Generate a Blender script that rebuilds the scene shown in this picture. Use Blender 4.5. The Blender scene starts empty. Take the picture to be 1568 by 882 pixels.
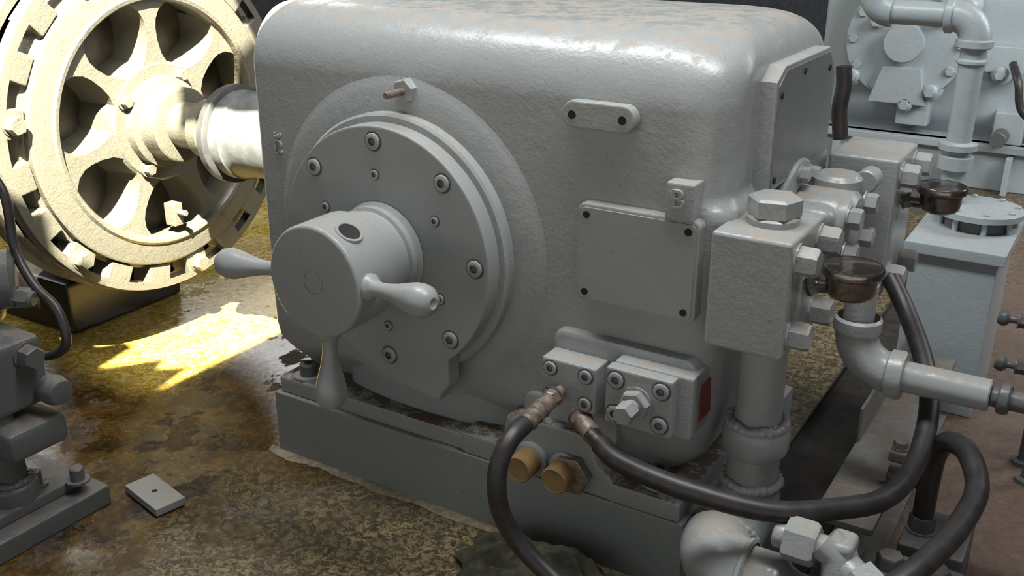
import bpy, bmesh, math, random
from mathutils import Vector, Matrix, noise
random.seed(4)
S=bpy.context.scene
COL=bpy.context.collection
X,Y,Z=Vector((1,0,0)),Vector((0,1,0)),Vector((0,0,1))

# ------------------------------------------------------------------ materials
def mat_new(name):
    m=bpy.data.materials.new(name); m.use_nodes=True
    nt=m.node_tree; b=nt.nodes['Principled BSDF']
    return m,nt,b
def N(nt,t,**k):
    n=nt.nodes.new(t)
    for a,v in k.items(): setattr(n,a,v)
    return n
def noise_n(nt,vec,scale,detail=4,rough=.55,dist=0):
    n=N(nt,'ShaderNodeTexNoise'); n.inputs['Scale'].default_value=scale; n.inputs['Detail'].default_value=detail
    n.inputs['Roughness'].default_value=rough; n.inputs['Distortion'].default_value=dist
    nt.links.new(vec,n.inputs['Vector']); return n.outputs['Fac']
def maprange(nt,v,a,b,c=0,d=1):
    n=N(nt,'ShaderNodeMapRange'); n.interpolation_type='SMOOTHSTEP'
    nt.links.new(v,n.inputs['Value'])
    for k,x in zip(('From Min','From Max','To Min','To Max'),(a,b,c,d)): n.inputs[k].default_value=x
    return n.outputs['Result']
def mth(nt,op,a,b):
    n=N(nt,'ShaderNodeMath',operation=op)
    for i,x in enumerate((a,b)):
        if isinstance(x,(int,float)): n.inputs[i].default_value=x
        else: nt.links.new(x,n.inputs[i])
    return n.outputs[0]
def mix(nt,f,a,b):
    n=N(nt,'ShaderNodeMix',data_type='RGBA')
    if isinstance(f,(int,float)): n.inputs['Factor'].default_value=f
    else: nt.links.new(f,n.inputs['Factor'])
    for k,x in ((6,a),(7,b)):
        if isinstance(x,tuple): n.inputs[k].default_value=x+(1,)
        else: nt.links.new(x,n.inputs[k])
    return n.outputs[2]
def bump(nt,b,h,strength,dist=.01):
    n=N(nt,'ShaderNodeBump'); n.inputs['Strength'].default_value=strength; n.inputs['Distance'].default_value=dist
    nt.links.new(h,n.inputs['Height']); nt.links.new(n.outputs[0],b.inputs['Normal'])
def paint(name,col,dustcol=(.31,.27,.225),dust=1.0,rough=.31,bumpy=.22,stain=.4,coat=.28):
    m,nt,b=mat_new(name)
    tc=N(nt,'ShaderNodeTexCoord').outputs['Object']; ge=N(nt,'ShaderNodeNewGeometry')
    sp=N(nt,'ShaderNodeSeparateXYZ'); nt.links.new(ge.outputs['Normal'],sp.inputs[0])
    n1=noise_n(nt,tc,2.5,4); n2=noise_n(nt,tc,18,10,.76); n3=noise_n(nt,tc,140,4,.6)
    c=mix(nt,maprange(nt,n1,.3,.7),tuple(x*.95 for x in col),tuple(min(1,x*1.04) for x in col))
    st=mth(nt,'MULTIPLY',maprange(nt,noise_n(nt,tc,9,8,.7,.6),.58,.78),stain*.4)
    c=mix(nt,st,c,tuple(x*.72 for x in dustcol))
    c=mix(nt,mth(nt,'MULTIPLY',maprange(nt,noise_n(nt,tc,60,3,.5),.70,.74),.5*min(1,stain+.3)),c,tuple(x*.35 for x in dustcol))
    up=maprange(nt,sp.outputs['Z'],.30,.98)
    thr=mth(nt,'SUBTRACT',n2,mth(nt,'SUBTRACT',.59,mth(nt,'MULTIPLY',up,.14)))
    du=mth(nt,'MULTIPLY',maprange(nt,thr,0,.09),mth(nt,'MULTIPLY',mth(nt,'ADD',mth(nt,'MULTIPLY',up,.45),.28),dust))
    du=mth(nt,'MULTIPLY',du,maprange(nt,sp.outputs['Z'],.2,.45))
    c=mix(nt,du,c,dustcol)
    nt.links.new(c,b.inputs['Base Color'])
    r=mth(nt,'ADD',mth(nt,'MULTIPLY',du,.45),mth(nt,'ADD',rough-.06,mth(nt,'MULTIPLY',n2,.14)))
    nt.links.new(r,b.inputs['Roughness'])
    b.inputs['Coat Roughness'].default_value=.20
    nt.links.new(mth(nt,'MULTIPLY',mth(nt,'SUBTRACT',1.0,du),coat),b.inputs['Coat Weight'])
    h=mth(nt,'ADD',mth(nt,'MULTIPLY',noise_n(nt,tc,35,3),1.0),mth(nt,'MULTIPLY',n3,.45))
    bump(nt,b,h,bumpy,.006)
    return m
def simple(name,col,rough=.5,metal=0,var=.25,scale=20,bumpy=.15):
    m,nt,b=mat_new(name)
    tc=N(nt,'ShaderNodeTexCoord').outputs['Object']
    n=noise_n(nt,tc,scale,6,.6)
    c=mix(nt,maprange(nt,n,.3,.7),tuple(x*(1-var) for x in col),tuple(min(1,x*(1+var)) for x in col))
    nt.links.new(c,b.inputs['Base Color']); b.inputs['Roughness'].default_value=rough; b.inputs['Metallic'].default_value=metal
    bump(nt,b,n,bumpy,.004)
    return m
GREY=(.318,.338,.330)
M_paint=paint('grey_machine_paint',GREY)
M_smooth=paint('grey_paint_smooth',(.308,.328,.322),dust=.9,rough=.34,bumpy=.07,stain=.2,coat=.12)
M_pad=paint('side_cover_shade',(.17,.18,.178),dust=.9,rough=.34,bumpy=.07,stain=.2,coat=.1)  # shade on the side pad put into a darker base colour
M_pl=paint('grey_plinth_paint',(.235,.255,.242),dust=1.1,rough=.40,bumpy=.3,stain=1.0,coat=.15)
M_foot=paint('grey_foot_dirty',(.28,.295,.285),dustcol=(.15,.105,.075),dust=1.7,rough=.38,bumpy=.3,stain=1.0,coat=.2)
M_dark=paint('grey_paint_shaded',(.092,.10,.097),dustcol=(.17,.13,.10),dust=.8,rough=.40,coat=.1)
M_bg=paint('blue_grey_paint',(.34,.385,.40),dust=.6,rough=.38,coat=.1)
M_wheel=paint('cast_wheel_paint',(.142,.133,.098),dustcol=(.08,.055,.022),dust=.4,rough=.35,bumpy=.35,stain=2.4,coat=.2)
M_web=simple('shaded_wheel_web',(.055,.045,.028),.4,0,.5,9,.4)  # recess shade in the colour: darker web deepens the gaps between spokes
M_seal=simple('shaded_seal_housing',(.06,.06,.057),.55)  # dark colour stands in for the gearbox shadow on the flange
M_seal2=simple('shaded_grey_housing',(.12,.125,.12),.6)  # housing greyed down too, in place of the gearbox shadow
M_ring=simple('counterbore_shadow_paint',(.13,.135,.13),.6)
M_steel=simple('worn_steel',(.26,.235,.21),.25,.95,.3,60)
M_fit=simple('dusty_steel_fitting',(.27,.22,.18),.45,.6,.35,70)
M_hole=simple('dark_recess',(.015,.014,.013),.8)
M_rubber=simple('black_rubber_hose',(.032,.028,.027),.42,0,.3,30,.1)
M_cap=simple('ochre_plastic_cap',(.26,.16,.065),.6)
M_red=simple('red_label',(.22,.05,.04),.5,0,.5,90)
M_glass=simple('gauge_glass',(.03,.025,.02),.06)
M_rag=simple('olive_cloth',(.036,.034,.018),.9,0,.7,14,.5)
M_black=simple('black_steel',(.012,.010,.009),.35)  # near-black base colour for pillow block and wheel back ring
M_pit=simple('dark_brown_strip',(.028,.022,.017),.6,0,.5,14,.5)  # dark brown colour of the flat floor strip
M_beam=paint('skid_beam_paint',(.17,.17,.155),dustcol=(.17,.12,.09),dust=1,rough=.5,stain=1,coat=.1)
M_wall=simple('dark_wall',(.05,.055,.065),.8)
M_grout=simple('pale_grout',(.26,.215,.14),.85,0,.35,60,.6)

# floor: oily concrete
m,nt,b=mat_new('oily_concrete'); M_floor=m
tc=N(nt,'ShaderNodeTexCoord').outputs['Object']
sp=N(nt,'ShaderNodeSeparateXYZ'); nt.links.new(tc,sp.inputs[0])
warp=noise_n(nt,tc,2.2,5,.6)
xw=mth(nt,'ADD',mth(nt,'SUBTRACT',sp.outputs['X'],mth(nt,'MULTIPLY',sp.outputs['Y'],.25)),mth(nt,'MULTIPLY',warp,.9))
oil=maprange(nt,xw,.35,1.05,1,0)
right=maprange(nt,sp.outputs['X'],1.45,1.7)
n1=noise_n(nt,tc,48,10,.78,.8); n2=noise_n(nt,tc,130,5,.65); n3=noise_n(nt,tc,7,7,.68)
dry=mix(nt,maprange(nt,n1,.46,.55),(.055,.038,.016),(.30,.235,.115))
dry=mix(nt,mth(nt,'MULTIPLY',maprange(nt,n2,.54,.60),.75),dry,(.038,.026,.012))
dry=mix(nt,mth(nt,'MULTIPLY',maprange(nt,n3,.42,.6),.45),dry,(.062,.043,.020))
wet=mix(nt,maprange(nt,n3,.38,.62),(.018,.009,.003),(.085,.045,.010))
wet=mix(nt,mth(nt,'MULTIPLY',maprange(nt,n1,.5,.58),.40),wet,(.16,.105,.030))
sun_pool=mth(nt,'MULTIPLY',maprange(nt,sp.outputs['X'],-.50,-.66,0,1),maprange(nt,sp.outputs['Y'],-.05,.15,0,1))  # sunlight painted in: golden base colour brightened where the sun patch falls
sun_pool_c=mix(nt,maprange(nt,n1,.42,.60),(.30,.18,.016),(.62,.48,.13))
wet=mix(nt,mth(nt,'MULTIPLY',sun_pool,.97),wet,sun_pool_c)
c=mix(nt,oil,dry,wet)
red=mix(nt,maprange(nt,n1,.4,.6),(.12,.075,.053),(.19,.125,.088))
c=mix(nt,right,c,red)
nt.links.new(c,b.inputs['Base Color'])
pud=maprange(nt,noise_n(nt,tc,4.5,6,.65),.42,.47)
wm=mth(nt,'MULTIPLY',oil,pud)
rg=mix(nt,wm,(.32,.32,.32),(.04,.04,.04))
nt.links.new(rg,b.inputs['Roughness'])
b.inputs['IOR'].default_value=1.5
nt.links.new(mth(nt,'ADD',.5,mth(nt,'MULTIPLY',wm,.4)),b.inputs['Specular IOR Level'])
bst=mth(nt,'SUBTRACT',.6,mth(nt,'MULTIPLY',wm,.50))
bn=N(nt,'ShaderNodeBump'); bn.inputs['Distance'].default_value=.010
nt.links.new(bst,bn.inputs['Strength']); nt.links.new(mth(nt,'ADD',n1,mth(nt,'MULTIPLY',n2,.4)),bn.inputs['Height']); nt.links.new(bn.outputs[0],b.inputs['Normal'])

# ------------------------------------------------------------------ mesh assembly helper
class Asm:
    def __init__(s,name): s.name=name; s.V=[]; s.Fc=[]; s.mats=[]
    def mi(s,m):
        if m not in s.mats: s.mats.append(m)
        return s.mats.index(m)
    def add(s,bm,m,M=None):
        o=len(s.V); bm.verts.index_update(); k=s.mi(m)
        for v in bm.verts: s.V.append((M@v.co) if M else v.co.copy())
        for f in bm.faces: s.Fc.append(([o+v.index for v in f.verts],k))
        bm.free()
    def box(s,lo,hi,m,bev=.004,seg=2,M=None):
        bm=bmesh.new(); bmesh.ops.create_cube(bm,size=1)
        lo,hi=Vector(lo),Vector(hi)
        for v in bm.verts: v.co=Vector([lo[i]+(v.co[i]+.5)*(hi[i]-lo[i]) for i in range(3)])
        if bev: bmesh.ops.bevel(bm,geom=bm.edges[:],offset=bev,segments=seg,affect='EDGES',profile=.5)
        s.add(bm,m,M)
    def lathe(s,prof,org,axis,m,seg=48,ang0=0,hexa=False):
        bm=bmesh.new(); q=Vector(axis).normalized().to_track_quat('Z','Y').to_matrix().to_4x4()
        rings=[]
        for r,h in prof:
            if r<1e-6: rings.append([bm.verts.new((0,0,h))])
            else: rings.append([bm.verts.new((r*math.cos(ang0+2*math.pi*i/seg),r*math.sin(ang0+2*math.pi*i/seg),h)) for i in range(seg)])
        for a,c in zip(rings,rings[1:]):
            for i in range(seg):
                j=(i+1)%seg
                if len(a)==1 and len(c)==1: continue
                if len(a)==1: bm.faces.new((a[0],c[i],c[j]))
                elif len(c)==1: bm.faces.new((a[i],a[j],c[0]))
                else: bm.faces.new((a[i],a[j],c[j],c[i]))
        s.add(bm,m,Matrix.Translation(Vector(org))@q)
    def cyl(s,p0,p1,r,m,seg=32,bev=.003,r2=None):
        p0,p1=Vector(p0),Vector(p1); L=(p1-p0).length; r2=r if r2 is None else r2; b_=min(bev,r*.3,L*.3)
        s.lathe([(0,0),(r-b_,0),(r,b_),(r2,L-b_),(r2-b_,L),(0,L)],p0,p1-p0,m,seg)
    def hexa(s,p0,axis,r,h,m,ang=0,washer=True):
        a=Vector(axis).normalized(); p0=Vector(p0)
        if washer: s.lathe([(r*1.12,0),(r*1.12,.004),(0,.004)],p0,a,m,24)
        s.lathe([(r,0),(r,h*.86),(r*.88,h),(0,h)],p0,a,m,6,ang)
    def screw(s,p,axis,r,m,depth=.006):
        a=Vector(axis).normalized(); p=Vector(p)
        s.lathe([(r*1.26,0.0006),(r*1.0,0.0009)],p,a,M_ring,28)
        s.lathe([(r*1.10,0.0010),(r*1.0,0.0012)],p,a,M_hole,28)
        s.lathe([(r*1.02,0),(r*1.0,depth*.7),(r*.86,depth),(r*.5,depth)],p,a,m,28)
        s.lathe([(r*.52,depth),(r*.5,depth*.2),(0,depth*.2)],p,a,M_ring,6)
    def prism(s,pts,plane,d0,d1,m,bev=.003):
        bm=bmesh.new()
        def P(a,b_,d):
            return {'xz':(a,d,b_),'xy':(a,b_,d),'yz':(d,a,b_)}[plane]
        A=[bm.verts.new(P(a,c,d0)) for a,c in pts]; B=[bm.verts.new(P(a,c,d1)) for a,c in pts]
        n=len(pts); f0=bm.faces.new(A); f1=bm.faces.new(B[::-1])
        for i in range(n): bm.faces.new((A[i],B[i],B[(i+1)%n],A[(i+1)%n]))
        bmesh.ops.recalc_face_normals(bm,faces=bm.faces)
        if bev:
            es=[e for e in bm.edges if (f0 in e.link_faces or f1 in e.link_faces)]
            bmesh.ops.bevel(bm,geom=es,offset=bev,segments=2,affect='EDGES',profile=.5)
        s.add(bm,m)
    def tube(s,pts,r,m,seg=18,sub=10,smooth=True,rad=None):
        P=[Vector(p) for p in pts]
        if smooth:
            Q=[]; E=[P[0]*2-P[1]]+P+[P[-1]*2-P[-2]]
            for i in range(1,len(E)-2):
                for k in range(sub):
                    t=k/sub; a,b_,c_,d=E[i-1:i+3]
                    Q.append(.5*((2*b_)+(-a+c_)*t+(2*a-5*b_+4*c_-d)*t*t+(-a+3*b_-3*c_+d)*t**3))
            Q.append(P[-1])
        else: Q=P
        bm=bmesh.new(); rings=[]; n=None
        for i,p in enumerate(Q):
            t=(Q[min(i+1,len(Q)-1)]-Q[max(i-1,0)]).normalized()
            if n is None: n=t.orthogonal().normalized()
            else: n=(n-t*n.dot(t)).normalized()
            b_=t.cross(n); rr=r if rad is None else rad(i/(len(Q)-1))
            rings.append([bm.verts.new(p+(n*math.cos(2*math.pi*k/seg)+b_*math.sin(2*math.pi*k/seg))*rr) for k in range(seg)])
        for a,c_ in zip(rings,rings[1:]):
            for k in range(seg): bm.faces.new((a[k],a[(k+1)%seg],c_[(k+1)%seg],c_[k]))
        bm.faces.new(rings[0][::-1]); bm.faces.new(rings[-1])
        s.add(bm,m)
    def weld(s,c,axis,R,r,m):
        a=Vector(axis).normalized(); u=a.orthogonal().normalized(); v=a.cross(u); c=Vector(c)
        n=180; pts=[c+(u*math.cos(2*math.pi*i/n)+v*math.sin(2*math.pi*i/n))*R+a*(.002*math.sin(i*.21)) for i in range(n+1)]
        s.tube(pts,r,m,seg=10,smooth=False,rad=lambda t:r*(1+.10*math.sin(t*n*.9)+.06*math.sin(t*37)))
    def elbow(s,c,d0,d1,R,r,m,n=14):
        c,d0,d1=Vector(c),Vector(d0),Vector(d1); ctr=c-d0*R+d1*R
        pts=[ctr-d1*R*math.cos(a)+d0*R*math.sin(a) for a in [math.pi/2*i/n for i in range(n+1)]]
        s.tube(pts,r,m,seg=28,smooth=False)
    def done(s,parent=None,ang=38):
        me=bpy.data.meshes.new(s.name); me.from_pydata([tuple(v) for v in s.V],[],[f for f,_ in s.Fc])
        for m in s.mats: me.materials.append(m)
        for p,(f,k) in zip(me.polygons,s.Fc): p.material_index=k
        bm=bmesh.new(); bm.from_mesh(me); bmesh.ops.recalc_face_normals(bm,faces=bm.faces)
        for f in bm.faces: f.smooth=True
        ca=math.radians(ang)
        for e in bm.edges:
            if len(e.link_faces)==2: e.smooth=e.calc_face_angle(0)<ca
        bm.to_mesh(me); bm.free()
        o=bpy.data.objects.new(s.name,me); COL.objects.link(o)
        wn=o.modifiers.new('weighted_normal','WEIGHTED_NORMAL'); wn.keep_sharp=True
        if parent: o.parent=parent
        return o
def empty(name,loc=(0,0,0)):
    e=bpy.data.objects.new(name,None); e.location=loc; e.empty_display_size=.1; COL.objects.link(e); return e

# ------------------------------------------------------------------ gearbox housing (loft)
def housing(A,m):
    def ring(xl,xr,yf,yb,rl,rf):
        pts=[]
        def corner(cx,cy,r,a0,n=11):
            for i in range(n):
                a=a0+math.pi/2*i/(n-1); pts.append((cx+r*math.cos(a),cy+r*math.sin(a)))
        corner(xl+rl,yf+rl,rl,math.pi)
        for i in range(1,16): pts.append((xl+rl+(xr-rf-xl-rl)*i/16,yf))
        corner(xr-rf,yf+rf,rf,1.5*math.pi)
        for i in range(1,8): pts.append((xr,yf+rf+(yb-yf-2*rf)*i/8))
        corner(xr-rf,yb-rf,rf,0)
        for i in range(1,16): pts.append((xr-rf-(xr-rf-xl-rl)*i/16,yb))
        corner(xl+rl,yb-rl,rl,.5*math.pi)
        return pts
    st=[(.235,.02,1.16,.13,.70,.05),(.25,.015,1.175,.125,.71,.05),(.275,.0,1.20,.105,.73,.06),(.31,-.01,1.225,.075,.75,.07),(.345,-.014,1.240,.05,.77,.075),
        (.39,-.015,1.25,.04,.78,.075),(.55,-.015,1.258,.04,.78,.07),(.70,-.015,1.265,.04,.78,.065),(.875,-.015,1.272,.04,.78,.06),(.893,-.015,1.270,.04,.78,.06),(.905,-.015,1.262,.04,.78,.07),
        (.915,-.015,1.253,.04,.78,.085),(.93,-.015,1.248,.04,.78,.09),(1.0,-.015,1.250,.04,.78,.10)]
    L=[(z,ring(a,b_,c,d,.02,e)) for z,a,b_,c,d,e in st]
    zt=1.243
    def off(z,r):
        d=max(0,z-(zt-r)); return r-math.sqrt(max(0,r*r-d*d))
    r=.150
    for i in range(0,17):
        t=math.pi/2*i/16; z=zt-r+r*math.sin(t)
        L.append((z,ring(-.015+off(z,.02),1.250-off(z,.09),.04+off(z,r),.78-off(z,.13),.02+.01*i/16,.105+.04*math.sin(t))))
    L.append((zt+.003,ring(.05,1.10,.26,.58,.03,.12)))
    L.append((zt+.006,ring(.2,.95,.34,.48,.03,.05)))
    bm=bmesh.new(); R=[[bm.verts.new((x,y,z)) for x,y in p] for z,p in L]
    n=len(R[0])
    for a,c in zip(R,R[1:]):
        for i in range(n): bm.faces.new((a[i],a[(i+1)%n],c[(i+1)%n],c[i]))
    bm.faces.new(R[0][::-1]); bm.faces.new(R[-1])
    A.add(bm,m)
CX,CZ=.456,.705
def circ(r,a0,a1,n,cx=CX,cz=CZ): return [(cx+r*math.cos(math.radians(a0+(a1-a0)*i/n)),cz+r*math.sin(math.radians(a0+(a1-a0)*i/n))) for i in range(n+1)]
gb=empty('gearbox')
A=Asm('housing'); housing(A,M_paint)
A.prism([(.22,.905),(.66,.905),(.66,1.10),(.60,1.168),(.27,1.168),(.22,1.14)],'yz',1.20,1.285,M_paint,.005)
A.prism([(.232,.915),(.65,.915),(.65,1.10),(.595,1.158),(.275,1.158),(.232,1.13)],'yz',1.284,1.287,M_pad,.001)
for y,z in ((.25,.93),(.25,1.11),(.4,1.14),(.6,1.12)): A.lathe([(0.007,0),(.007,.003),(0,.003)],(1.287,y,z),X,M_hole,12)
prof=[(.402,.0405),(.394,.0385),(.386,.0355),(.376,.0325),(.362,.0300),(.348,.0282),(.336,.0270),(.30,.0265)]
A.lathe(prof[::-1],(CX,.0,CZ),Y,M_paint,112)
def rrect(x0,x1,z0,z1,r,n=6):
    p=[]
    for cx,cz,a in ((x1-r,z1-r,0),(x0+r,z1-r,90),(x0+r,z0+r,180),(x1-r,z0+r,270)):
        for i in range(n+1):
            t=math.radians(a+90*i/n); p.append((cx+r*math.cos(t),cz+r*math.sin(t)))
    return p
A.prism(rrect(.945,1.222,.668,.890,.018),'xz',.012,.06,M_paint,.006)
A.prism(rrect(.953,1.214,.676,.882,.012),'xz',.009,.02,M_smooth,.001)
for x,z in ((.968,.866),(1.198,.866),(.968,.692),(1.198,.692)): A.lathe([(.008,0),(.008,.002),(0,.002)],(x,.009,z),-Y,M_hole,14)
A.box((1.145,.004,.885),(1.207,.07,.965),M_paint,.006)
A.prism(rrect(.90,1.067,1.045,1.102,.027,8),'xz',.014,.10,M_paint,.005)
for x in (.925,1.040): A.lathe([(.009,0),(.009,.002),(0,.002)],(x,.014,1.073),-Y,M_hole,14)
A.lathe([(.045,.0),(.04,.02),(.034,.028),(0,.028)],(.483,.07,1.077),-Y,M_paint,28)
A.hexa((.483,.045,1.077),-Y,.030,.028,M_paint,.3); A.cyl((.483,.03,1.077),(.483,-.045,1.077),.009,M_fit,14)
# foot flange
A.box((.012,.012,.190),(.637,.50,.238),M_foot,.008)
A.box((.637,.004,.190),(.765,.50,.250),M_foot,.008)
A.prism([(.745,.19),(1.06,.19),(1.06,.245),(1.02,.275),(1.0,.33),(.96,.345),(.80,.345),(.77,.33),(.755,.27)],'xz',.0,.16,M_foot,.012)
A.box((1.04,.0,.190),(1.225,.72,.240),M_foot,.008)
A.box((-.0,.30,.190),(1.2,.76,.238),M_foot,.008)
bm=bmesh.new(); prev=None
for i in range(41):
    t=i/40; x=.20+.56*t; yy=.105-.045*math.sin(math.pi*t)**.6; zz=.238
    a=bm.verts.new((x,yy,zz)); b_=bm.verts.new((x,yy+.004,zz+.05)); c_=bm.verts.new((x,.045+.02,.36))
    if prev: bm.faces.new((prev[0],a,b_,prev[1])); bm.faces.new((prev[1],b_,c_,prev[2]))
    prev=(a,b_,c_)
A.add(bm,M_paint)
for p in ((.085,.055,.238),(1.145,.06,.240)):
    A.lathe([(.040,0),(.040,.006),(0,.006)],p,Z,M_paint,28); A.cyl(Vector(p)+Z*.005,Vector(p)+Z*.040,.024,M_dark,24); A.lathe([(.012,.0405),(0,.0405)],p,Z,M_hole,6)
A.prism(rrect(.885,1.235,.40,.585,.03),'xz',.016,.12,M_paint,.016)
A.prism(rrect(.80,1.05,.30,.40,.03),'xz',.03,.14,M_paint,.012)
# left port block
A.box((.893,-.045,.428),(1.030,.02,.540),M_paint,.007)
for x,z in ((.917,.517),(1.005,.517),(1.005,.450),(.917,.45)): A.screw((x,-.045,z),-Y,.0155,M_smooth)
# right port block
A.box((1.060,-.02,.415),(1.244,.16,.562),M_paint,.008)
A.box((1.055,-.05,.425),(1.210,-.015,.558),M_paint,.006)
for x,z in ((1.080,.532),(1.185,.532),(1.185,.452),(1.080,.452)): A.screw((x,-.05,z),-Y,.018,M_smooth)
A.hexa((1.130,-.05,.490),-Y,.034,.022,M_paint,.2); A.cyl((1.130,-.07,.490),(1.130,-.085,.490),.018,M_smooth,24); A.hexa((1.130,-.085,.490),-Y,.023,.036,M_smooth,.2,False)
A.box((1.2442,.02,.445),(1.2465,.105,.53),M_red,0)
# capped ports
for x,hx in ((.845,False),(.940,True)):
    A.lathe([(.044,0),(.044,.010),(.036,.014),(0,.014)],(x,0,.242),-Y,M_paint,28)
    if hx: A.hexa((x+.018,-.005,.240),-Y,.050,.022,M_fit,.1,False)
    A.lathe([(.034,.0),(.034,.048),(.030,.052),(.026,.050),(0,.050)],(x,-.014,.242),-Y,M_cap,28)
A.done(gb)
for body,size,loc,rot in (('B',.055,(1.158,.003,.914),(math.pi/2,0,0)),('3C5',.035,(.048,.0385,.93),(math.pi/2,math.pi/2,0))):
    tcv=bpy.data.curves.new('casting_letter','FONT'); tcv.body=body; tcv.size=size; tcv.extrude=.004; tcv.bevel_depth=.001; tcv.materials.append(M_paint)
    to=bpy.data.objects.new('casting_letter',tcv); to.location=loc; to.rotation_euler=rot; COL.objects.link(to); to.parent=gb
# round cover
A=Asm('round_cover')
A.lathe([(0,-.004),(.316,-.004),(.322,.001),(.322,.03),(0,.03)][::-1],(CX,0,CZ),Y,M_paint,96)
out=circ(.302,-52,232,80)+[(.415,.392),(.455,.375),(.575,.352),(.612,.352),(.622,.375),(.640,.40)]
A.prism(out,'xz',-.050,.0,M_smooth,.006)
for i in range(8):
    a=math.radians(92+45*i)
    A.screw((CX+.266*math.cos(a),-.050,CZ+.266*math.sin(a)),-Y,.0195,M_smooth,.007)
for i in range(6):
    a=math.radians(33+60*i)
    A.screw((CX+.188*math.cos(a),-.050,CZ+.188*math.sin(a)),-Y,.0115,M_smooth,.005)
A.done(gb)

# capstan
A=Asm('capstan_handwheel')
A.lathe([(0,.29),(.122,.29),(.128,.286),(.130,.280),(.130,.165),(.127,.16),(.127,.155),(.118,.152),(.118,.118),(.110,.115),(.110,.088),(.118,.084),(.118,.068),(.112,.064),(.124,.052),(0,.052)],(CX,0,CZ),-Y,M_smooth,72)
A.lathe([(.028,.2905),(.028,.292),(.025,.292),(.025,.2905)],(CX,0,CZ),-Y,M_smooth,40)
def handle(ang):
    a=math.radians(ang); d=Vector((math.cos(a),0,math.sin(a))); o=Vector((CX,-.240,CZ))
    d=(d+Vector((0,-.10,0))).normalized()
    pr=[(.030,.115),(.030,.134),(.027,.140),(.022,.143),(.018,.152),(.0165,.165),(.018,.185),(.023,.212),(.030,.238),(.0355,.260),(.0370,.277),(.034,.295),(.025,.308),(.012,.313),(.008,.308),(0,.306)]
    A.lathe(pr,o,d,M_smooth,32)
for a in (183,2,-88): handle(a)
a=math.radians(60); d=Vector((math.cos(a),0,math.sin(a)))
A.lathe([(.033,.127),(.031,.1325),(.025,.1325)],Vector((CX,-.235,CZ)),d,M_smooth,28); A.lathe([(.027,.1322),(0,.1322)],Vector((CX,-.235,CZ)),d,M_hole,28)
A.done()

# plinth
A=Asm('machine_plinth')
A.box((0,0,0),(1.235,.80,.191),M_pl,.005)
A.done()
A=Asm('grout_strip')
bm=bmesh.new(); prev=None
for i in range(91):
    x=-.03+1.3*i/90; w=.022+.016*noise.noise(Vector((x*9,0,0)))+.008*noise.noise(Vector((x*40,4,0)))
    a=bm.verts.new((x,-w,0.001)); b_=bm.verts.new((x,.004,.009))
    if prev: bm.faces.new((prev[0],a,b_,prev[1]))
    prev=(a,b_)
A.add(bm,M_grout); A.done()

# ------------------------------------------------------------------ valve blocks
def valve_block(x0,x1,y0,y1,z0,z1,plug=True):
    A=Asm('hydraulic_valve_block')
    A.box((x0,y0,z0),(x1,y1,z1),M_paint,.009,3)
    for y in (y0+.045,y1-.035):
        for z in (z1-.045,z0+.045):
            A.hexa((x1,y,z),X,.030,.042,M_paint,.5)
    if plug:
        c=Vector(((x0+x1)/2+.005,(y0+y1)/2,z1))
        A.lathe([(.052,0),(.052,.012),(.046,.018),(0,.018)],c,Z,M_paint,36); A.hexa(c+Z*.018,Z,.054,.038,M_paint,.2,False)
    return A
A=valve_block(1.252,1.414,-.01,.22,.640,.885)
A.cyl((1.343,.115,.655),(1.343,.115,.43),.050,M_paint,40)
A.lathe([(.050,.0),(.060,-.004),(.070,-.018),(.073,-.035),(.073,-.06),(.068,-.075),(.058,-.085),(.056,-.15)],(1.343,.115,.44),Z,M_paint,40)
A.weld((1.343,.115,.434),Z,.060,.010,M_paint); A.weld((1.343,.115,.290),Z,.060,.010,M_paint)
A.lathe([(.056,0),(.060,-.02),(.066,-.05),(.066,-.08),(.062,-.12)],(1.343,.115,.30),Z,M_paint,40)
A.done()
A=valve_block(1.285,1.455,.69,.91,.55,.90,False); A.done()
A=Asm('side_valve')
A.lathe([(.138,0),(.138,.022),(.130,.028),(0,.028)],(1.27,.43,.80),X,M_paint,48)
A.cyl((1.29,.43,.80),(1.43,.43,.80),.080,M_paint,36,.012)
A.box((1.30,.32,.74),(1.40,.60,.86),M_paint,.03,4)
A.lathe([(.055,0),(.055,.04),(.045,.05),(0,.05)],(1.36,.50,.85),Z,M_paint,30)
for k in range(8):
    t=2*math.pi*k/8+.2; A.hexa((1.298,.43+.112*math.cos(t),.80+.112*math.sin(t)),X,.018,.022,M_paint,.2)
for y,z in ((.36,.84),(.50,.84),(.36,.76),(.50,.76)): A.hexa((1.425,y,z),X,.024,.03,M_paint,.1)
A.cyl((1.40,.60,.86),(1.40,.66,.86),.028,M_paint)
A.done()

def gauge(c,stem):
    A=Asm('pressure_gauge'); c=Vector(c)
    A.lathe([(0,-.036),(.030,-.036),(.042,-.030),(.047,-.022),(.050,.010),(.058,.014),(.060,.018),(.060,.028),(.057,.032),(.055,.032)],c,Z,M_steel,48)
    A.lathe([(.055,.0315),(.03,.0335),(0,.034)],c,Z,M_glass,40)
    s_=Vector(stem)
    A.tube([c+Vector((-.03,0,-.02)),s_],.013,M_steel,smooth=False)
    A.hexa(s_,c-s_,.020,.022,M_steel,0)
    A.done()
gauge((1.505,.10,.795),(1.42,.11,.765)); gauge((1.545,.78,.80),(1.457,.78,.78))

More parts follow.
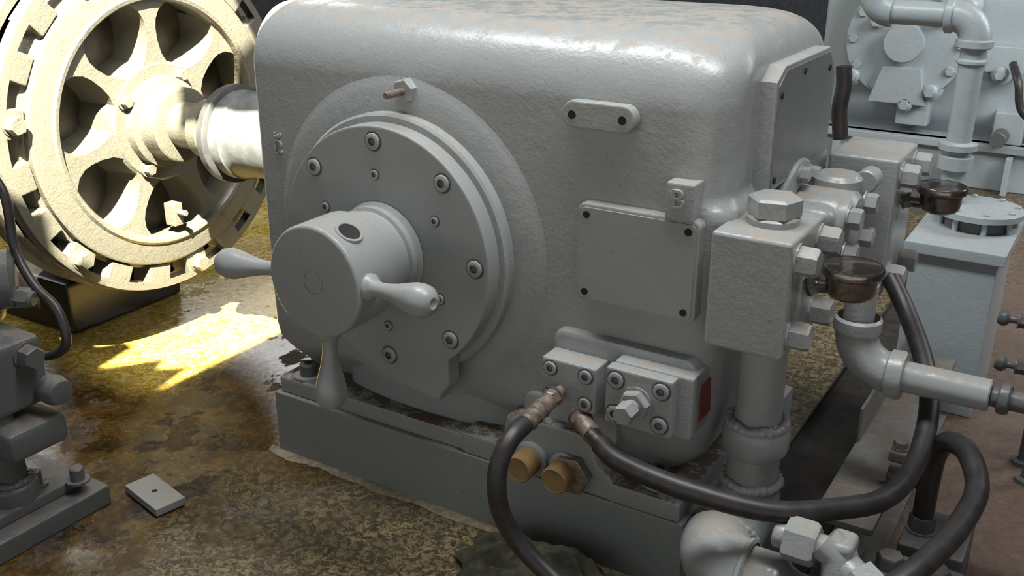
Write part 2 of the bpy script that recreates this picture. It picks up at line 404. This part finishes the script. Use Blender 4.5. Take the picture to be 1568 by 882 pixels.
A=Asm('elbow_pipe')
ey=.36; ex=1.475; ez=.50
A.cyl((ex,ey,.70),(ex,ey,.60),.034,M_paint); A.lathe([(.05,0),(.052,.006),(.052,.03),(.046,.036)],(ex,ey,.585),Z,M_paint,36)
A.elbow((ex,ey,ez),-Z,X,.085,.046,M_paint)
A.lathe([(.046,0),(.054,.006),(.056,.03),(.052,.038),(.034,.04)],(ex+.075,ey,ez),X,M_paint,36)
A.cyl((ex+.10,ey,ez),(1.765,ey,ez),.035,M_smooth); A.cyl((1.765,ey,ez),(2.2,ey,ez),.022,M_dark)
A.lathe([(.03,0),(.034,.004),(.034,.02),(.03,.024)],(1.78,ey,ez),X,M_dark)
A.done()

A=Asm('welded_pipe_elbow')
A.elbow((1.343,.115,.185),-Z,-Y,.09,.062,M_paint)
A.tube([(1.343,.03,.185),(1.338,-.02,.185)],.062,M_paint,seg=32,smooth=False)
A.weld((1.341,-.005,.185),Y,.066,.009,M_paint)
A.elbow((1.325,-.10,.19),-Y,X,.085,.078,M_paint)
A.lathe([(.074,0),(.081,.004),(.081,.012),(.074,.016)],(1.405,-.10,.19),X,M_paint,40)
A.cyl((1.40,-.10,.19),(1.49,-.10,.19),.068,M_paint,36)
A.lathe([(.070,0),(.054,.012),(.045,.03),(.045,.07)],(1.485,-.10,.19),X,M_paint,36)
A.done()
A=Asm('hose_union_fitting')
ux=Vector((.80,-.55,-.18)).normalized()
dz=.035; fy=-.105
A.hexa((1.490,fy,.285+dz),X,.046,.060,M_paint,.2,False); A.cyl((1.465,fy,.285+dz),(1.58,fy,.285+dz),.026,M_paint)
A.tube([(1.56,fy,.30+dz),(1.595,fy-.005,.275+dz),(1.600,fy-.03,.20+dz),(1.56,fy-.05,.15+dz),(1.55,fy-.06,.10)],.036,M_paint,seg=24)
A.box((1.570,fy-.03,.255+dz),(1.620,fy+.04,.32+dz),M_paint,.014,3)
q=Vector((1.638,fy-.03,.262+dz))
A.hexa(q,ux,.046,.055,M_paint,.2,False); A.cyl(q-ux*.05,q,.03,M_paint)
A.cyl(q+ux*.05,q+ux*.09,.028,M_smooth)
A.done()

# ------------------------------------------------------------------ hoses
A=Asm('hydraulic_hose')
A.cyl((.945,-.045,.468),(.945,-.075,.468),.014,M_fit); A.hexa((.945,-.075,.468),-Y,.020,.022,M_fit); A.cyl((.945,-.097,.467),(.945,-.21,.455),.020,M_fit)
for k in range(3): A.cyl((.945,-.13-.025*k,.464-.003*k),(.945,-.14-.025*k,.463-.003*k),.0225,M_fit)
A.tube([(.945,-.20,.457),(.943,-.25,.448),(.94,-.29,.415),(.94,-.305,.36),(.95,-.30,.29),(.985,-.285,.22),(1.06,-.28,.165),(1.17,-.30,.12),(1.32,-.34,.09),(1.5,-.40,.08)],.0205,M_rubber)
A.done()
A=Asm('hydraulic_hose')
A.cyl((.972,.01,.415),(.988,-.035,.408),.014,M_fit); A.cyl((.985,-.03,.409),(1.04,-.075,.398),.022,M_fit); A.hexa((.985,-.03,.409),(1,-.8,-.15),.026,.02,M_fit)
A.cyl((1.04,-.075,.398),(1.085,-.105,.393),.0195,M_steel)
A.tube([(1.07,-.095,.395),(1.14,-.13,.388),(1.29,-.15,.385),(1.45,-.10,.362),(1.56,-.0,.350),(1.63,.10,.345),(1.655,.25,.36),(1.645,.40,.42),(1.60,.52,.48),(1.53,.64,.54),(1.47,.70,.60)],.0225,M_rubber,sub=12)
A.done()
A=Asm('hydraulic_hose')
A.tube([(1.675,.36,.16),(1.675,.36,.24),(1.68,.36,.33),(1.705,.33,.385),(1.75,.27,.40),(1.785,.18,.38),(1.78,.08,.36),(1.75,-.05,.345),(1.70,-.16,.32),(1.62,-.24,.28),(1.53,-.31,.24)],.0235,M_rubber,sub=12)
A.hexa((1.675,.36,.13),Z,.03,.04,M_dark)
A.done()
A=Asm('breather_hose'); A.tube([(1.262,.83,1.09),(1.268,.83,1.04),(1.264,.83,.98),(1.275,.83,.905)],.020,M_rubber); A.done()

# ------------------------------------------------------------------ skid beam, fittings at lower right
A=Asm('steel_skid_beam')
A.box((1.47,.18,.188),(1.60,1.2,.205),M_beam,.002); A.box((1.525,.18,.02),(1.545,1.2,.19),M_beam,.002); A.box((1.47,.18,0),(1.60,1.2,.018),M_beam,.002)
A.box((1.47,.55,.205),(1.478,1.15,.30),M_beam,.002)
A.box((1.56,.5,.205),(1.60,.56,.23),M_beam,.004); A.hexa((1.58,.53,.23),Z,.018,.02,M_beam)
A.done()
A=Asm('dark_floor_strip')  # thin dark brown strip on the floor between body and beam
A.box((1.245,-.02,.001),(1.462,1.2,.006),M_pit,.001); A.box((1.245,1.2,.001),(1.40,3.0,.006),M_pit,.001)
A.box((1.245,-.02,.001),(1.25,3.0,.02),M_pit,.001)
A.done()
A=Asm('control_valve')
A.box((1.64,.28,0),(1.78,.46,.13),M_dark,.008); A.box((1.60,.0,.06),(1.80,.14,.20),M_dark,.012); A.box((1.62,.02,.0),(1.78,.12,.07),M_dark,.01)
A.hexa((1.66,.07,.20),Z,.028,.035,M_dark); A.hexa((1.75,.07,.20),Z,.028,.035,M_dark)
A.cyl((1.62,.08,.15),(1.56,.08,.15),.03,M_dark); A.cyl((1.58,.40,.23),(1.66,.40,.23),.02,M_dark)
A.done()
for (px,py,pz) in ((1.80,1.05,.42),(1.82,.95,.33)):
    A=Asm('needle_valve')
    A.cyl((px-.10,py,pz),(px+.12,py,pz),.010,M_dark,14); A.hexa((px-.05,py,pz),X,.020,.026,M_dark); A.lathe([(.016,0),(.022,.01),(.022,.02),(.012,.03)],(px-.10,py,pz),X,M_dark,20)
    A.cyl((px+.03,py,pz),(px+.03,py,0),.014,M_dark,14); A.lathe([(.03,0),(.03,.012),(.016,.016)],(px+.03,py,0),Z,M_dark,20)
    A.done()

# oil tank with flange and pipe behind
A=Asm('oil_tank')
A.box((1.42,1.25,0),(1.66,1.62,.50),M_bg,.006); A.box((1.40,1.23,.50),(1.68,1.64,.535),M_bg,.004)
A.lathe([(.10,0),(.10,.03),(0,.03)],(1.56,1.5,.535),Z,M_dark,40)
A.lathe([(.128,0),(.128,.018),(.122,.022),(0,.022)],(1.56,1.5,.575),Z,M_bg,48)
for k in range(8):
    t=2*math.pi*k/8+.3; A.cyl((1.56+.108*math.cos(t),1.5+.108*math.sin(t),.53),(1.56+.108*math.cos(t),1.5+.108*math.sin(t),.605),.009,M_bg,10)
A.done()
A=Asm('steel_pipe')
px,py=1.468,1.5
A.cyl((px,py,.597),(px,py,1.10),.036,M_bg)
for z,r,h in ((.60,.043,.06),(.70,.052,.05),(.76,.056,.03),(1.02,.044,.02)): A.lathe([(.036,0),(r,.006),(r,h-.006),(.036,h)],(px,py,z),Z,M_bg,32)
A.elbow((px,py,1.16),Z,-X,.07,.046,M_bg); A.lathe([(.046,0),(.053,.004),(.053,.022),(.046,.026)],(px,py,1.07),Z,M_bg,32)
A.cyl((px-.06,py,1.16),(1.20,py,1.16),.036,M_bg); A.lathe([(.046,0),(.053,.004),(.053,.022),(.046,.026)],(px-.065,py,1.16),-X,M_bg,32)
A.elbow((1.165,py,1.16),-X,Z,.06,.046,M_bg); A.cyl((1.165,py,1.21),(1.165,py,1.6),.036,M_bg)
A.done()

# background gearbox
g2=empty('gearbox',(0.33,4.1,0.0))
A=Asm('housing'); housing(A,M_bg)
A.box((-.05,-.06,0),(2.2,.8,.25),M_bg,.006); A.box((-.05,-.10,.21),(2.2,.0,.25),M_bg,.006)
for x in (.15,.45,.75,1.05,1.35): A.box((x,-.16,.0),(x+.03,-.06,.2),M_bg,.004)
A.box((1.15,-.02,.25),(1.7,.6,1.15),M_bg,.02); 
for x,z in ((1.22,1.05),(1.62,1.05),(1.22,.4),(1.62,.4)): A.hexa((x,-.02,z),-Y,.025,.02,M_bg)
A.lathe([(0,-.06),(.316,-.06),(.322,-.05),(.322,.045),(0,.045)][::-1],(CX,0,.75),Y,M_bg,64)
A.lathe([(0,.14),(.10,.14),(.10,.06),(.19,.055)],(CX,0,.75),-Y,M_bg,48)
A.prism([(.30,.42),(.60,.42),(.56,.62),(.36,.62)],'xz',-.11,.0,M_bg,.01)
for k in range(12):
    t=2*math.pi*k/12; A.hexa((CX+.28*math.cos(t),-.06,.75+.28*math.sin(t)),-Y,.025,.02,M_bg)
for x,z in ((.20,.55),(.50,.42),(.30,.85),(.62,.5),(.95,.62),(.75,.95),(.25,1.0),(.62,.88)):
    A.lathe([(.055,0),(.055,.05),(.04,.055),(.04,.10),(.03,.11),(0,.11)],(x,0,z),-Y,M_bg,24); A.hexa((x,-.10,z),-Y,.03,.03,M_bg)
A.box((.86,-.06,.62),(1.05,.05,.76),M_bg,.01); A.box((.45,-.05,.30),(.62,.05,.50),M_bg,.01); A.box((.95,-.05,.25),(1.1,.1,.42),M_bg,.01)
A.cyl((1.0,-.06,.3),(1.0,-.2,.3),.04,M_dark)
A.tube([(1.0,-.1,.68),(1.05,-.2,.6),(1.1,-.2,.45),(1.3,-.2,.35)],.02,M_rubber)
h2=A.done(g2)

# ------------------------------------------------------------------ spoked wheel
WY,WZ,WX=.41,.79,-.83
A=Asm('spoked_flywheel')
O=Vector((WX,WY,WZ))
def WL(prof,m=M_wheel,seg=96): A.lathe(prof,O,X,m,seg)
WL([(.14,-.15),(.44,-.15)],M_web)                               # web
WL([(.410,-.15),(.384,-.02),(.387,.0),(.395,.012),(.407,.014),(.415,.006),(.478,.0),(.486,-.006),(.486,-.03),(.50,-.035),(.505,-.16),(.43,-.16),(.43,-.15)])   # rim
WL([(.210,-.15),(.198,-.01),(.188,.0),(.150,.0),(.147,.03),(.125,.035),(.122,.04),(.122,.10),(.114,.105),(.075,.105)])
WL([(.075,.10),(.075,.21),(.095,.212),(.095,.25),(.083,.256),(.083,.33)],M_wheel,64)
WL([(.083,.325),(.15,.325),(.155,.33),(.155,.352),(.15,.357),(.138,.36)],M_seal,64)
WL([(.138,.36),(.138,.40),(.132,.405),(.125,.43),(.125,.60),(.16,.62),(.16,.79)],M_seal2,64)
for k in range(10):
    t=2*math.pi*k/10+.2; A.hexa(O+Vector((.33,.138*math.cos(t),.138*math.sin(t))),-X,.010,.01,M_fit)
for k in range(7):
    t=math.radians(90+360*k/7); e1=Vector((0,math.cos(t),math.sin(t))); e2=Vector((0,-math.sin(t),math.cos(t)))
    prof=[(.165,.070),(.19,.048),(.22,.030),(.26,.021),(.30,.019),(.33,.024),(.36,.040),(.38,.064),(.397,.090)]
    bm=bmesh.new(); top=[];bot=[]
    for r,w in prof:
        rr=math.sqrt(max(0,r*r-(w*w if r>.34 else 0)))
        top.append([bm.verts.new(O+e1*rr+e2*s_*w+X*(-.004)) for s_ in (-1,1)]); bot.append([bm.verts.new(O+e1*rr+e2*s_*(w+.014)+X*(-.15)) for s_ in (-1,1)])
    for i in range(len(prof)-1):
        bm.faces.new((top[i][0],top[i][1],top[i+1][1],top[i+1][0]))
        bm.faces.new((top[i][0],bot[i][0],bot[i+1][0],top[i+1][0])); bm.faces.new((top[i][1],bot[i][1],bot[i+1][1],top[i+1][1]))
    A.add(bm,M_wheel)
for k in range(4):
    t=math.radians(58+90*k); p=O+Vector((0,.168*math.cos(t),.168*math.sin(t)))
    A.lathe([(.026,-.01),(.026,.006),(0,.006)],p,X,M_wheel,24); A.hexa(p+X*.005,X,.020,.022,M_wheel,.2,False)
WL([(.505,-.10),(.565,-.10),(.565,-.16),(.505,-.16)],M_black)
for k in range(20):
    t=2*math.pi*(k+.5)/20; Mx=Matrix.Translation(O)@Matrix.Rotation(t,4,'X')
    A.box((-.10,.490,-.045),(-.012,.560,.045),M_wheel,.006,2,Mx)
    if k%3==0:
        A.hexa(Mx@Vector((-.012,.53,0)),X,.030,.035,M_wheel,.2)
WL([(.548,-.012),(.575,-.014),(.580,-.03),(.580,-.05),(.548,-.05)])
WL([(.548,-.10),(.590,-.10),(.590,-.20),(.50,-.20)])
A.box((WX-.03,WY-.02,WZ-.36),(WX+.02,WY+.02,WZ-.28),M_wheel,.005); A.cyl((WX,WY,WZ-.31),(WX+.06,WY-.0,WZ-.31),.01,M_wheel)
A.done()
A=Asm('pillow_block')
A.box((-1.75,.20,0),(-1.20,.70,.20),M_black,.02); A.box((-1.6,.3,.18),(-1.2,.58,.8),M_black,.04); A.cyl((-1.75,WY,WZ),(-1.0,WY,WZ),.13,M_black)
A.done()

# ------------------------------------------------------------------ left foreground pump/valve unit
A=Asm('auxiliary_pump')
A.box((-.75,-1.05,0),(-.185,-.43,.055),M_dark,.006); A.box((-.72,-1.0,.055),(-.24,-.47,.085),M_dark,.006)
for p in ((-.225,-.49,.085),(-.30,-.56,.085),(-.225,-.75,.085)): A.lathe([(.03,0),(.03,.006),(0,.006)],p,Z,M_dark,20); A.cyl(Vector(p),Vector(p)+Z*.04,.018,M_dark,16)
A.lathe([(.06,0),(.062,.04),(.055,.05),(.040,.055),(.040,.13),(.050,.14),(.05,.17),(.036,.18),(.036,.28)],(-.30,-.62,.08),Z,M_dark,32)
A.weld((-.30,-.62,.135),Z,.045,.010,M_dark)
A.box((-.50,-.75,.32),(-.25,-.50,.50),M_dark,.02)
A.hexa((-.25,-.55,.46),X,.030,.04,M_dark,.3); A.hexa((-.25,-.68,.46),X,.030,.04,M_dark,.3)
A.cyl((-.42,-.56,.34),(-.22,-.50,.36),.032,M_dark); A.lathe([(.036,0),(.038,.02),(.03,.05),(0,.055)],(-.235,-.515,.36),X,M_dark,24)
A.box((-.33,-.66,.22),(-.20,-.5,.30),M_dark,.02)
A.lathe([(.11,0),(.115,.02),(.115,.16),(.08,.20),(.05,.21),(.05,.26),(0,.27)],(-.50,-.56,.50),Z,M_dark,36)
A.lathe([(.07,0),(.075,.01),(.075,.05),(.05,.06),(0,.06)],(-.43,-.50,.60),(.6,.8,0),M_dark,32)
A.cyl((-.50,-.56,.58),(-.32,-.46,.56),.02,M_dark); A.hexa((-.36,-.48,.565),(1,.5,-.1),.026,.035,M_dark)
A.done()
A=Asm('hydraulic_hose')
A.tube([(-.62,-.44,.80),(-.52,-.42,.86),(-.45,-.41,.80),(-.43,-.42,.66),(-.36,-.43,.58),(-.28,-.43,.53),(-.25,-.44,.45),(-.30,-.46,.41),(-.38,-.49,.41)],.012,M_rubber)
A.done()

A=Asm('loose_steel_plate')
A.box((-.085,-.042,0),(.085,.042,.022),M_pl,.003,2,Matrix.Translation((-.10,-.36,.004))@Matrix.Rotation(math.radians(-12),4,'Z'))
A.lathe([(.008,.0225),(0,.0225)],(-.10,-.36,.004),Z,M_hole,10)
A.done()
A=Asm('cleaning_rag')
bm=bmesh.new(); n=120; G=[]
for i in range(n):
    row=[]
    for j in range(n):
        u,v=i/(n-1)-.5,j/(n-1)-.5
        ang=math.atan2(v,u); rad=max(abs(u),abs(v))*2
        R=(.21+.08*noise.noise(Vector((math.cos(ang)*1.8,math.sin(ang)*1.8,3))))*rad
        x=R*math.cos(ang)*1.2; y=R*math.sin(ang)*.56
        w1=noise.noise(Vector((x*5,y*5,1)))
        f=(1-abs(noise.noise(Vector((x*9+w1*2,y*16+w1,0))))*2.4)
        f2=(1-abs(noise.noise(Vector((x*20-w1*2,y*24,5))))*2.0)
        z=.004+(1-rad**2.0)*.055+ (.040*f+.011*f2)*(1-.7*rad**3)
        row.append(bm.verts.new((.975+x,-.138+y,max(.003,z))))
    G.append(row)
for i in range(n-1):
    for j in range(n-1): bm.faces.new((G[i][j],G[i+1][j],G[i+1][j+1],G[i][j+1]))
A.add(bm,M_rag); A.done(ang=180)

# ------------------------------------------------------------------ room
def plane_obj(name,polys,m):
    me=bpy.data.meshes.new(name); V=[];F=[]
    for p in polys:
        o=len(V); V+=p; F.append(list(range(o,o+len(p))))
    me.from_pydata(V,[],F); me.materials.append(m); o=bpy.data.objects.new(name,me); COL.objects.link(o); return o
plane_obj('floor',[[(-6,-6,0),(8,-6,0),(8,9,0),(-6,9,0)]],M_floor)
plane_obj('wall_back',[[(-6,7,0),(8,7,0),(8,7,3.4),(-6,7,3.4)]],M_wall)
plane_obj('side_light_blocker',[[(3.6,-1.2,0),(3.6,9,0),(3.6,9,3.4),(3.6,-1.2,3.4)]],M_wall)  # added out of view to block sky light from the right
plane_obj('wall_left',[[(-4,-6,0),(-4,9,0),(-4,9,2.0),(-4,-6,2.0)],[(-4,-6,3.2),(-4,9,3.2),(-4,9,3.4),(-4,-6,3.4)],
   [(-4,-6,2.0),(-4,.3,2.0),(-4,.3,3.2),(-4,-6,3.2)],[(-4,4.5,2.0),(-4,9,2.0),(-4,9,3.2),(-4,4.5,3.2)]],M_wall)  # opening left for the added glint lamp
zc=3.4
jag=[(1.1,-1.80),(1.05,-1.62),(.97,-1.69),(.93,-1.62),(.80,-1.79),(.76,-1.62),(.70,-1.60),(.64,-1.68),(.56,-1.60),(.48,-1.70),(.40,-1.64),(.2,-1.6),(.05,-1.55)]
xl,xr,yt=.05,1.1,-.45
plane_obj('sun_mask_ceiling',[[(-6,-6,zc),(xl,-6,zc),(xl,9,zc),(-6,9,zc)],[(xr,-6,zc),(8,-6,zc),(8,9,zc),(xr,9,zc)],  # unseen sheet added overhead; its hole is shaped to cut the sun patch
  [(xl,yt,zc),(.36,yt,zc),(.49,-.93,zc),(.64,-1.10,zc),(xr,-1.02,zc),(xr,9,zc),(xl,9,zc)],
  [(xl,-6,zc),(xr,-6,zc)]+[(x,y,zc) for x,y in jag]],M_wall)

# ------------------------------------------------------------------ light
def light(name,kind,loc,rot_dir,energy,color=(1,1,1),**k):
    l=bpy.data.lights.new(name,kind); l.energy=energy; l.color=color
    for a,v in k.items(): setattr(l,a,v)
    o=bpy.data.objects.new(name,l); o.location=loc; o.rotation_euler=Vector(rot_dir).to_track_quat('-Z','Y').to_euler(); COL.objects.link(o); return o
light('sun_light','SUN',(2,-2,6),(-.5,.55,-1),54,(1,.94,.80),angle=.009)
light('skylight','AREA',(.9,-.1,3.3),(0,.05,-1),115,(.97,.985,1),shape='RECTANGLE',size=3.4,size_y=.5)
light('background_fill','AREA',(3.4,3.0,2.4),(-.75,.6,-.35),190,(.95,.98,1),shape='RECTANGLE',size=2.2,size_y=1.8)  # added fill lamp for the background, no known doorway there
light('glint_lamp','AREA',(-3.9,2.4,2.6),(1,-.2,-.4),90,(1,1,.98),shape='RECTANGLE',size=4,size_y=1.1)  # added lamp without a known window, makes glints on the wet floor
w=bpy.data.worlds.new('world'); S.world=w; w.use_nodes=True
bg=w.node_tree.nodes['Background']; bg.inputs[0].default_value=(.91,.955,1,1); bg.inputs[1].default_value=.60
S.view_settings.view_transform='Standard'; S.view_settings.look='None'; S.view_settings.exposure=0

# ------------------------------------------------------------------ camera
cam=bpy.data.cameras.new('camera'); cam.sensor_width=36; cam.lens=36*1550/1568; cam.clip_start=.05
co=bpy.data.objects.new('camera',cam); COL.objects.link(co); co.location=(1.913,-1.814,1.5)
th=math.radians(21.36); Fh=Vector((-.527,.850,0)).normalized(); Fd=Fh*math.cos(th)-Z*math.sin(th)
co.rotation_euler=Fd.to_track_quat('-Z','Y').to_euler()
S.camera=co
